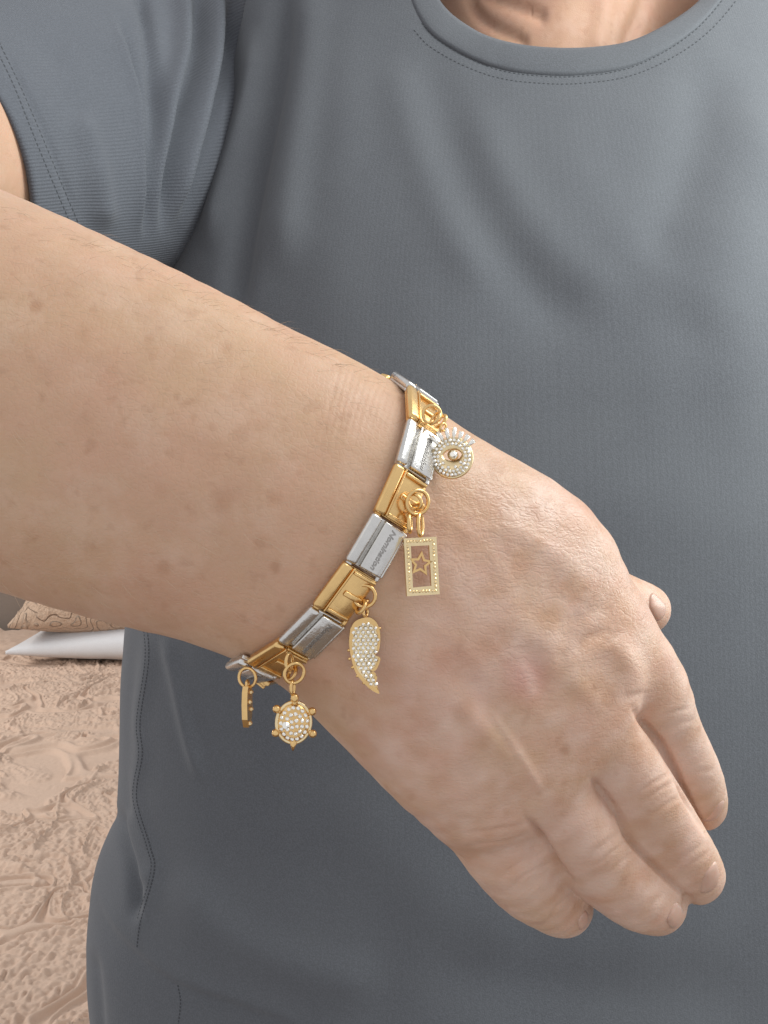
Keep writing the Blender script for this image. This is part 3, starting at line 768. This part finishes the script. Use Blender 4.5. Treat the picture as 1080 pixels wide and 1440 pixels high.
sgn = 1 if on_path(s4 + pitch)[2] < on_path(s4)[2] else -1          # run downwards
bracelet = empty('charm_bracelet', Vector(pc))
tag(bracelet, 'charm bracelet of alternating gold and silver links round the wrist', 'bracelet')
def rbox(bm, c, size, bev, seg=2):
    r = bmesh.ops.create_cube(bm, size=1); vs = r['verts']
    for v in vs: v.co = Vector((c[0] + v.co.x * size[0], c[1] + v.co.y * size[1], c[2] + v.co.z * size[2]))
    es = list({e for v in vs for e in v.link_edges})
    bmesh.ops.bevel(bm, geom=es, offset=bev, segments=seg, profile=.5, affect='EDGES')
def torus(bm, M, R_, r, n=28, m=10, sx=1, sy=1):
    vs = [[bm.verts.new(M @ Vector(((R_ * sx + r * math.cos(b)) * math.cos(a) if sx == sy else R_ * sx * math.cos(a) + r * math.cos(b) * math.cos(a),
           R_ * sy * math.sin(a) + r * math.cos(b) * math.sin(a), r * math.sin(b)))) for b in np.linspace(0, 2 * math.pi, m, endpoint=False)]
          for a in np.linspace(0, 2 * math.pi, n, endpoint=False)]
    for i in range(n):
        for j in range(m): bm.faces.new((vs[i][j], vs[(i + 1) % n][j], vs[(i + 1) % n][(j + 1) % m], vs[i][(j + 1) % m]))
mm = .001
def mesh_of(name, fn, smooth=True):
    bm = bmesh.new(); fn(bm); return bm_mesh(name, bm, smooth)
# local axes of a link: x along the band, y across it towards the hand, z outwards
L_ = pitch / mm - .18
body_m = mesh_of('link', lambda b: (rbox(b, (0, .1 * mm, -.55 * mm), (L_ * mm * .98, 9.0 * mm, 1.1 * mm), .3 * mm), rbox(b, (L_ * .5 * mm, 4.0 * mm, -.2 * mm), (1.3 * mm, 1.0 * mm, 1.2 * mm), .3 * mm),
                                    rbox(b, (L_ * .5 * mm, -3.4 * mm, -.3 * mm), (1.2 * mm, 1.4 * mm, 1.0 * mm), .3 * mm)), False)
rail_m = mesh_of('rail', lambda b: rbox(b, (0, -3.55 * mm, .35 * mm), (L_ * mm, 2.7 * mm, 1.7 * mm), .75 * mm, 4))
lip_m = mesh_of('lip', lambda b: rbox(b, (0, -2.0 * mm, .55 * mm), (L_ * .97 * mm, .5 * mm, 1.3 * mm), .2 * mm))
plate_m = mesh_of('plate', lambda b: rbox(b, (0, 1.3 * mm, .45 * mm), (L_ * .95 * mm, 5.5 * mm, 1.5 * mm), .35 * mm, 3))
edge_m = mesh_of('edge', lambda b: rbox(b, (0, 4.35 * mm, .05 * mm), (L_ * .93 * mm, .8 * mm, 1.5 * mm), .3 * mm, 3))
def gold_plate(b):
    rbox(b, (0, 1.2 * mm, .10 * mm), (L_ * .95 * mm, 5.7 * mm, .9 * mm), .25 * mm)
    rbox(b, (-L_ * .42 * mm, 1.2 * mm, .75 * mm), (.7 * mm, 5.6 * mm, .7 * mm), .2 * mm); rbox(b, (L_ * .42 * mm, 1.2 * mm, .6 * mm), (.6 * mm, 5.6 * mm, .5 * mm), .2 * mm)
gplate_m = mesh_of('plate', gold_plate)
bridge_m = mesh_of('bridge', lambda b: rbox(b, (0, 1.6 * mm, .75 * mm), (1.1 * mm, 4.6 * mm, .6 * mm), .25 * mm))
loop_m = mesh_of('loop', lambda b: torus(b, Matrix.Translation((.6 * mm, 4.2 * mm, 1.2 * mm)) @ Matrix.Rotation(R(90), 4, 'X'), 1.25 * mm, .42 * mm, 22, 8))
for m_ in (gplate_m, bridge_m, loop_m): m_.materials.append(GOLD)
def text_mesh(word, size, depth):
    cu = bpy.data.curves.new('lettering', 'FONT'); cu.body = word; cu.size = size; cu.extrude = depth; cu.align_x = 'CENTER'; cu.align_y = 'CENTER'; cu.shear = .3; cu.offset = .00004
    o = bpy.data.objects.new('lettering', cu); COL.objects.link(o); dg = bpy.context.evaluated_depsgraph_get()
    m = bpy.data.meshes.new_from_object(o.evaluated_get(dg)); bpy.data.objects.remove(o); m.name = 'lettering'; return m
letter_m = text_mesh('Nomination', .0017, .00012)
wid = max(v.co.x for v in letter_m.vertices) - min(v.co.x for v in letter_m.vertices)
letter_m.transform(Matrix.Translation((0, 1.3 * mm, 1.24 * mm)) @ Matrix.Diagonal((L_ * mm * .82 / wid, 1, 1, 1))); letter_m.materials.append(ENGRAVE)
MATS = {}
def both(m):
    a = m.copy(); a.materials.clear(); a.materials.append(GOLD); b = m.copy(); b.materials.clear(); b.materials.append(STEEL); return (a, b)
body2, rail2, lip2, edge2 = both(body_m), both(rail_m), both(lip_m), both(edge_m); plate_m.materials.append(STEEL)
links = {}
for i in range(NL):
    j = i - 4                                        # link 4 is the silver one in the middle
    s = s4 + sgn * j * pitch; c = on_path(s); t = on_path(s + sgn * .003) - on_path(s - sgn * .003); t /= np.linalg.norm(t)
    n = np.cross(t, pn); n /= np.linalg.norm(n)
    if n @ (c - pc) < 0: n = -n
    y = np.cross(n, t)
    if y @ pn < 0: t = -t; y = np.cross(n, t)
    M = Matrix.Identity(4)
    for a, ax in enumerate((t, y, n)):
        for r_ in range(3): M[r_][a] = ax[r_]
    # lie back on the skin: turn the outer face a little about the band
    M = M @ Matrix.Rotation(R(0), 4, 'X')
    M = M @ Matrix.Diagonal((1, .90, 1, 1)); M.translation = Vector(c - pc)
    gold = (i % 2 == 1); g = 0 if gold else 1
    o = link('link', body2[g], None, bracelet); o.matrix_local = M; links[i] = (o, Matrix.Translation(Vector(pc)) @ M)
    link('rail', rail2[g], None, o)
    if gold:
        link('plate', gplate_m, None, o); link('lip', lip2[0], None, o)
        if i in (1, 3, 5, 7): link('loop', loop_m, None, o); link('bridge', bridge_m, None, o)
    else:
        link('plate', plate_m, None, o); link('edge', edge2[1], None, o)
        link('lettering', letter_m, None, o)
for i in (0, 1, 2, 3, 4, 5, 6, 7, 8, 9):
    q = (np.array(links[i][1].translation) - np.array(CAM)) @ MW.T; print('link', i, [round(float(x[0]), 3) for x in proj(q[None])], round(float(q[2]), 4))


# ------------------------------------------------------------------ charms (drawn in photo pixels round a centre, real size and depth)
def depth_at(u, v, lift):
    h = cast(BODY, u, v); d = (h[0] - CAM).dot(FWD) if h else 9
    return d - lift if d < .32 else None
class Charm:
    def __init__(s, name, u, v, d, label, rx=0, ry=0):
        s.u, s.v, s.k = u, v, d / F
        s.root = empty(name, WV(u, v, d)); s.root.rotation_euler = (Matrix((RIGHT, UP, -FWD)).transposed().to_4x4() @ Matrix.Rotation(ry, 4, 'Y') @ Matrix.Rotation(rx, 4, 'X')).to_euler()
        tag(s.root, label, 'charm', 'charms hanging from the bracelet')
    def p(s, u, v, z=0): return Vector(((u - s.u) * s.k, (s.v - v) * s.k, z * s.k))
    def part(s, name, fn, mat, smooth=True, kind=None):
        bm = bmesh.new(); fn(bm); bmesh.ops.recalc_face_normals(bm, faces=bm.faces[:])
        o = link(name, bm_mesh(name, bm, smooth), mat, s.root); return tag(o, kind=kind)
    def ring(s, name, u, v, R_, r, z=0, ax=0, ay=0, sx=1, sy=1, mat=None):
        return s.part(name, lambda b: torus(b, Matrix.Translation(s.p(u, v, z)) @ Matrix.Rotation(ay, 4, 'Y') @ Matrix.Rotation(ax, 4, 'X'), R_ * s.k, r * s.k, 30, 10, sx, sy), mat or GOLD)
def gem(bm, p, r, up=1.0):                           # a small brilliant: table, girdle, culet
    n = 8; v0 = len(bm.verts); top = [bm.verts.new(p + Vector((math.cos(a) * r * .55, math.sin(a) * r * .55, r * .55 * up))) for a in np.arange(n) * 2 * math.pi / n]
    gi = [bm.verts.new(p + Vector((math.cos(a) * r, math.sin(a) * r, 0))) for a in (np.arange(n) + .5) * 2 * math.pi / n]
    cu = bm.verts.new(p - Vector((0, 0, r)))
    bm.faces.new(top)
    for i in range(n):
        j = (i + 1) % n; bm.faces.new((top[i], gi[i], top[j])); bm.faces.new((gi[i], gi[j], top[j])); bm.faces.new((gi[i], cu, gi[j]))
    Q = Matrix.Rotation(random.uniform(-.3, .3), 3, 'X') @ Matrix.Rotation(random.uniform(-.3, .3), 3, 'Y') @ Matrix.Rotation(random.uniform(0, 3), 3, 'Z')
    for v in top + gi + [cu]: v.co = p + Q @ (v.co - p)
def ball(bm, p, r, sc=(1, 1, 1)): bmesh.ops.create_uvsphere(bm, u_segments=12, v_segments=8, radius=1, matrix=Matrix.Translation(p) @ Matrix.Diagonal((r * sc[0], r * sc[1], r * sc[2], 1)))
def slab(bm, poly, holes_inner, z0, z1):             # outline with one matching inner outline (same count): a flat frame
    n = len(poly); V_ = [[bm.verts.new(Vector((q.x, q.y, z))) for q in ring] for ring in (poly, holes_inner) for z in (z0, z1)] if holes_inner else \
        [[bm.verts.new(Vector((q.x, q.y, z))) for q in poly] for z in (z0, z1)]
    for i in range(n):
        j = (i + 1) % n
        if holes_inner:
            ob, ot, ib, it = V_
            bm.faces.new((ob[i], ob[j], ot[j], ot[i])); bm.faces.new((ib[j], ib[i], it[i], it[j])); bm.faces.new((ot[i], ot[j], it[j], it[i])); bm.faces.new((ob[j], ob[i], ib[i], ib[j]))
        else: bm.faces.new((V_[0][i], V_[0][j], V_[1][j], V_[1][i]))
    if not holes_inner: bm.faces.new(V_[1]); bm.faces.new(list(reversed(V_[0])))
def rod(bm, a, b, r0, r1=None, n=10):
    r1 = r0 if r1 is None else r1; d = (b - a); q = d.to_track_quat('Z', 'Y').to_matrix(); vs = []
    for p, r in ((a, r0), (b, r1)): vs.append([bm.verts.new(p + q @ Vector((r * math.cos(t), r * math.sin(t), 0))) for t in np.arange(n) * 2 * math.pi / n])
    for i in range(n): bm.faces.new((vs[0][i], vs[0][(i + 1) % n], vs[1][(i + 1) % n], vs[1][i]))
    bm.faces.new(vs[1]); bm.faces.new(list(reversed(vs[0])))

# round eye charm with lashes
d = depth_at(632, 640, .0045)
c = Charm('eye_charm', 636, 644, d, 'round gold eye charm paved with crystals and fringed with lashes, topmost on the bracelet', R(-8), R(-14)); k = c.k
def almond(n=40): return [c.p(636 + 14 * math.cos(a), 640 - 8.5 * math.sin(a) * abs(math.sin(a)) ** .3) for a in np.arange(n) * 2 * math.pi / n]
c.part('disc', lambda b: slab(b, [c.p(636 + 27.5 * math.cos(a), 644 - 27.5 * math.sin(a)) for a in np.arange(40) * 2 * math.pi / 40], almond(), -5 * k, 3 * k), PALEGOLD)
c.part('rim', lambda b: torus(b, Matrix.Translation(c.p(636, 644, -1)), 27 * k, 3.2 * k, 48, 10), PALEGOLD)
def eye_gems(b):
    for rr_, n in ((24.8, 27), (19.6, 21), (14.6, 9)):
        for i in range(n):
            a = 2 * math.pi * (i + .3) / n
            if rr_ > 15 or math.sin(a) < -.3: gem(b, c.p(636 + rr_ * math.cos(a), 644 - rr_ * math.sin(a), 4), 2.7 * k)
c.part('crystals', eye_gems, CRYSTAL, False, 'stuff')
c.part('pupil', lambda b: rod(b, c.p(637, 640, -5), c.p(637, 640, 3), 7.5 * k, 7.5 * k, 20), GOLD)
c.part('crystal', lambda b: gem(b, c.p(638, 640, 4), 6.5 * k), CRYSTAL, False)
for i, a in enumerate(np.linspace(R(168), R(38), 9)):
    c.part('lash', lambda b: rod(b, c.p(636 + 27 * math.cos(a), 644 - 27 * math.sin(a), 1), c.p(636 + (39 + (4 if 1 < i < 6 else 0)) * math.cos(a), 644 - (39 + (4 if 1 < i < 6 else 0)) * math.sin(a), 3), 2.6 * k, 3.6 * k, 8), CRYSTAL)
c.ring('bail', 622, 600, 5.5, 1.8, 2, R(20), R(60)); c.ring('jump_ring', 606, 582, 12.5, 2.6, 6, R(15), R(20)); c.ring('jump_ring', 611, 588, 10, 2.4, 5, R(-30), R(-50))
# oblong frame with star
d = depth_at(592, 795, .0032)
c = Charm('frame_charm', 592, 796, d, 'oblong gold frame charm with a small star in its window', R(-4), R(15)); k = c.k
O = [(567, 757), (615, 755), (618, 836), (570, 838)]; I = [(577, 768), (604, 767), (606, 824), (579, 826)]
c.part('frame', lambda b: slab(b, [c.p(*x) for x in O], [c.p(*x) for x in I], -3 * k, 2.5 * k), PALEGOLD, False)
def fr_gems(b):
    for (a0, b0), n in ((((572, 762), (610, 760)), 8), (((610, 761), (612, 830)), 13), (((612, 831), (574, 832)), 8), (((574, 831), (572, 763)), 13)):
        for i in range(n): t = i / n; gem(b, c.p(a0[0] + (b0[0] - a0[0]) * t if False else a0 + (b0 - a0) * t, 0) if False else c.p(a0 + (b0 - a0) * t, 0, 3) if False else Vector(), 1)
def fr_gems(b):
    for A_, B_, n in (((572, 762), (610, 760), 8), ((610, 761), (612, 830), 13), ((612, 831), (574, 832), 8), ((574, 831), (572, 763), 13)):
        for i in range(n): t = i / n; gem(b, c.p(A_[0] + (B_[0] - A_[0]) * t, A_[1] + (B_[1] - A_[1]) * t, 2.6), 2.2 * k)
c.part('crystals', fr_gems, PALEGOLD, False, 'stuff')
def star(R0, R1, n=10, rot=0): return [c.p(591 + (R0 if i % 2 == 0 else R1) * math.sin(2 * math.pi * i / n + rot), 793 - (R0 if i % 2 == 0 else R1) * math.cos(2 * math.pi * i / n + rot)) for i in range(n)]
c.part('star', lambda b: slab(b, star(18.5, 9, rot=.12), star(11.5, 5.4, rot=.12), -2 * k, 2.5 * k), GOLD, False)
c.ring('bail', 591, 738, 13, 2.8, 4, 0, R(55), .75, 1.2); c.ring('jump_ring', 586, 707, 17, 2.8, 10, R(12), R(12)); c.ring('jump_ring', 575, 736, 9, 3.0, 6, 0, R(65), 1, 1.35)
c.ring('jump_ring', 582, 706, 11, 2.4, 8, R(20), R(-50))
# wing
d = depth_at(513, 915, .0035)
c = Charm('wing_charm', 512, 918, d, 'gold wing charm covered with rows of crystals', R(-3), R(8)); k = c.k
WO = spline([(491, 884), (498, 874), (510, 869), (522, 869), (532, 878), (536, 894), (534, 914), (528, 921), (536, 926), (530, 941), (522, 946), (531, 952), (528, 962), (534, 975), (521, 969), (508, 957), (498, 944), (492, 924), (489, 904), (491, 884)], 90)[:-1]; WO[:, 0] = 512 + (WO[:, 0] - 512) * .94
cen = WO.mean(0); WI = cen + (WO - cen) * .84
c.part('backing', lambda b: slab(b, [c.p(*x) for x in WO], None, -3 * k, 1.2 * k), PALEGOLD, False)
c.part('rim', lambda b: slab(b, [c.p(*x) for x in WO], [c.p(*x) for x in WI], 1.25 * k, 4.5 * k), GOLD, False)
def inside(x, y, poly):
    r = False; j = len(poly) - 1
    for i in range(len(poly)):
        if (poly[i][1] > y) != (poly[j][1] > y) and x < (poly[j][0] - poly[i][0]) * (y - poly[i][1]) / (poly[j][1] - poly[i][1]) + poly[i][0]: r = not r
        j = i
    return r
def wing_gems(b):
    WG = cen + (WO - cen) * .86
    for r_ in range(20):
        for q in range(9):
            x = 486 + q * 7.0 + (3.5 if r_ % 2 else 0); y = 872 + r_ * 5.6
            if inside(x, y, WG): gem(b, c.p(x, y, 3.2), 3.0 * k, 1.2)
c.part('crystals', wing_gems, CRYSTAL, False, 'stuff')
for u, v in ((534, 884), (490, 914), (491, 926), (495, 938), (502, 950), (511, 960), (520, 967)): c.part('bead', lambda b: ball(b, c.p(u, v, 2.5), 2.3 * k), GOLD)
c.ring('bail', 514, 861, 5.5, 2.2, 3, 0, R(50)); c.ring('jump_ring', 511, 838, 15.5, 2.7, 15, R(10), R(-12)); c.ring('jump_ring', 514, 850, 6, 2.4, 6, R(30), R(65))
# turtle
d7 = float((np.array(links[7][1].translation) - np.array(CAM)) @ MW[2]) - .004
c = Charm('turtle_charm', 413, 1016, d7, 'gold turtle charm with crystal shell and ball feet dangling below the wrist', R(4), R(10)); k = c.k
c.part('shell', lambda b: ball(b, c.p(413, 1016, 0), 1, (23.5 * k, 29 * k, 9 * k)), GOLD)
c.part('rim', lambda b: torus(b, Matrix.Translation(c.p(413, 1016, 0)), 24 * k, 3.0 * k, 40, 10, .98, 1.2), PALEGOLD)
def tg(b):
    for rr_, n in ((.80, 17), (.50, 11), (.2, 4)):
        for i in range(n):
            a = 2 * math.pi * (i + rr_ * 3) / n; z = 9 * math.sqrt(1 - rr_ * rr_) + 1
            gem(b, c.p(413 + 23 * rr_ * math.cos(a), 1016 - 28 * rr_ * math.sin(a), z), 3.2 * k)
c.part('crystals', tg, CRYSTAL, False, 'stuff')
c.part('crystal', lambda b: gem(b, c.p(401, 1018, 9), 6 * k), CRYSTAL, False)
for u, v in ((389, 996), (439, 1001), (388, 1030), (440, 1033)):
    c.part('foot', lambda b: (ball(b, c.p(u, v, 0), 6 * k), rod(b, c.p(u, v, 0), c.p(413 + (u - 413) * .75, 1016 + (v - 1016) * .75, 0), 4 * k, 4 * k)), GOLD)
c.part('tail', lambda b: rod(b, c.p(413, 1040, 0), c.p(412, 1056, 1), 7 * k, 1 * k, 12), GOLD)
c.part('head', lambda b: (ball(b, c.p(414, 981, 1), 6 * k, (1, 1.2, 1)), rod(b, c.p(414, 992, 0), c.p(414, 978, 0), 6 * k, 4 * k)), GOLD)
c.ring('bail', 411, 966, 7, 2.3, 2, 0, R(60), .8, 1.3); c.ring('jump_ring', 413, 945, 14.5, 2.6, 4, R(8), R(15)); c.ring('jump_ring', 406, 929, 10, 2.5, 3, 0, R(50), .8, 1.2)
# thin charm seen edge on
d9 = d7 + .006
c = Charm('edge_on_charm', 348, 990, d9, 'thin gold charm turned edge-on, dangling beside the turtle charm', 0, R(82)); k = c.k
c.part('plate', lambda b: slab(b, [Vector((x * k, y * k, 0)) for x, y in ((-13, 18), (-8, 26), (6, 26), (14, 18), (15, 0), (13, -18), (6, -31), (-6, -32), (-13, -20), (-15, 0))], None, -4.5 * k, 3.5 * k), GOLD, False)
for x, y in ((6, 16), (0, 3), (7, -8), (0, -27)): c.part('bead', lambda b: ball(b, Vector((x * k, y * k, 3.2 * k)), 4.0 * k), PALEGOLD)
c.part('bail', lambda b: torus(b, Matrix.Translation((0, 28 * k, 0)), 5 * k, 2.2 * k), GOLD)
c.part('jump_ring', lambda b: torus(b, Matrix.Translation((0, 37 * k, 0)) @ Matrix.Rotation(R(75), 4, 'Y'), 13.5 * k, 2.3 * k, 30), GOLD)
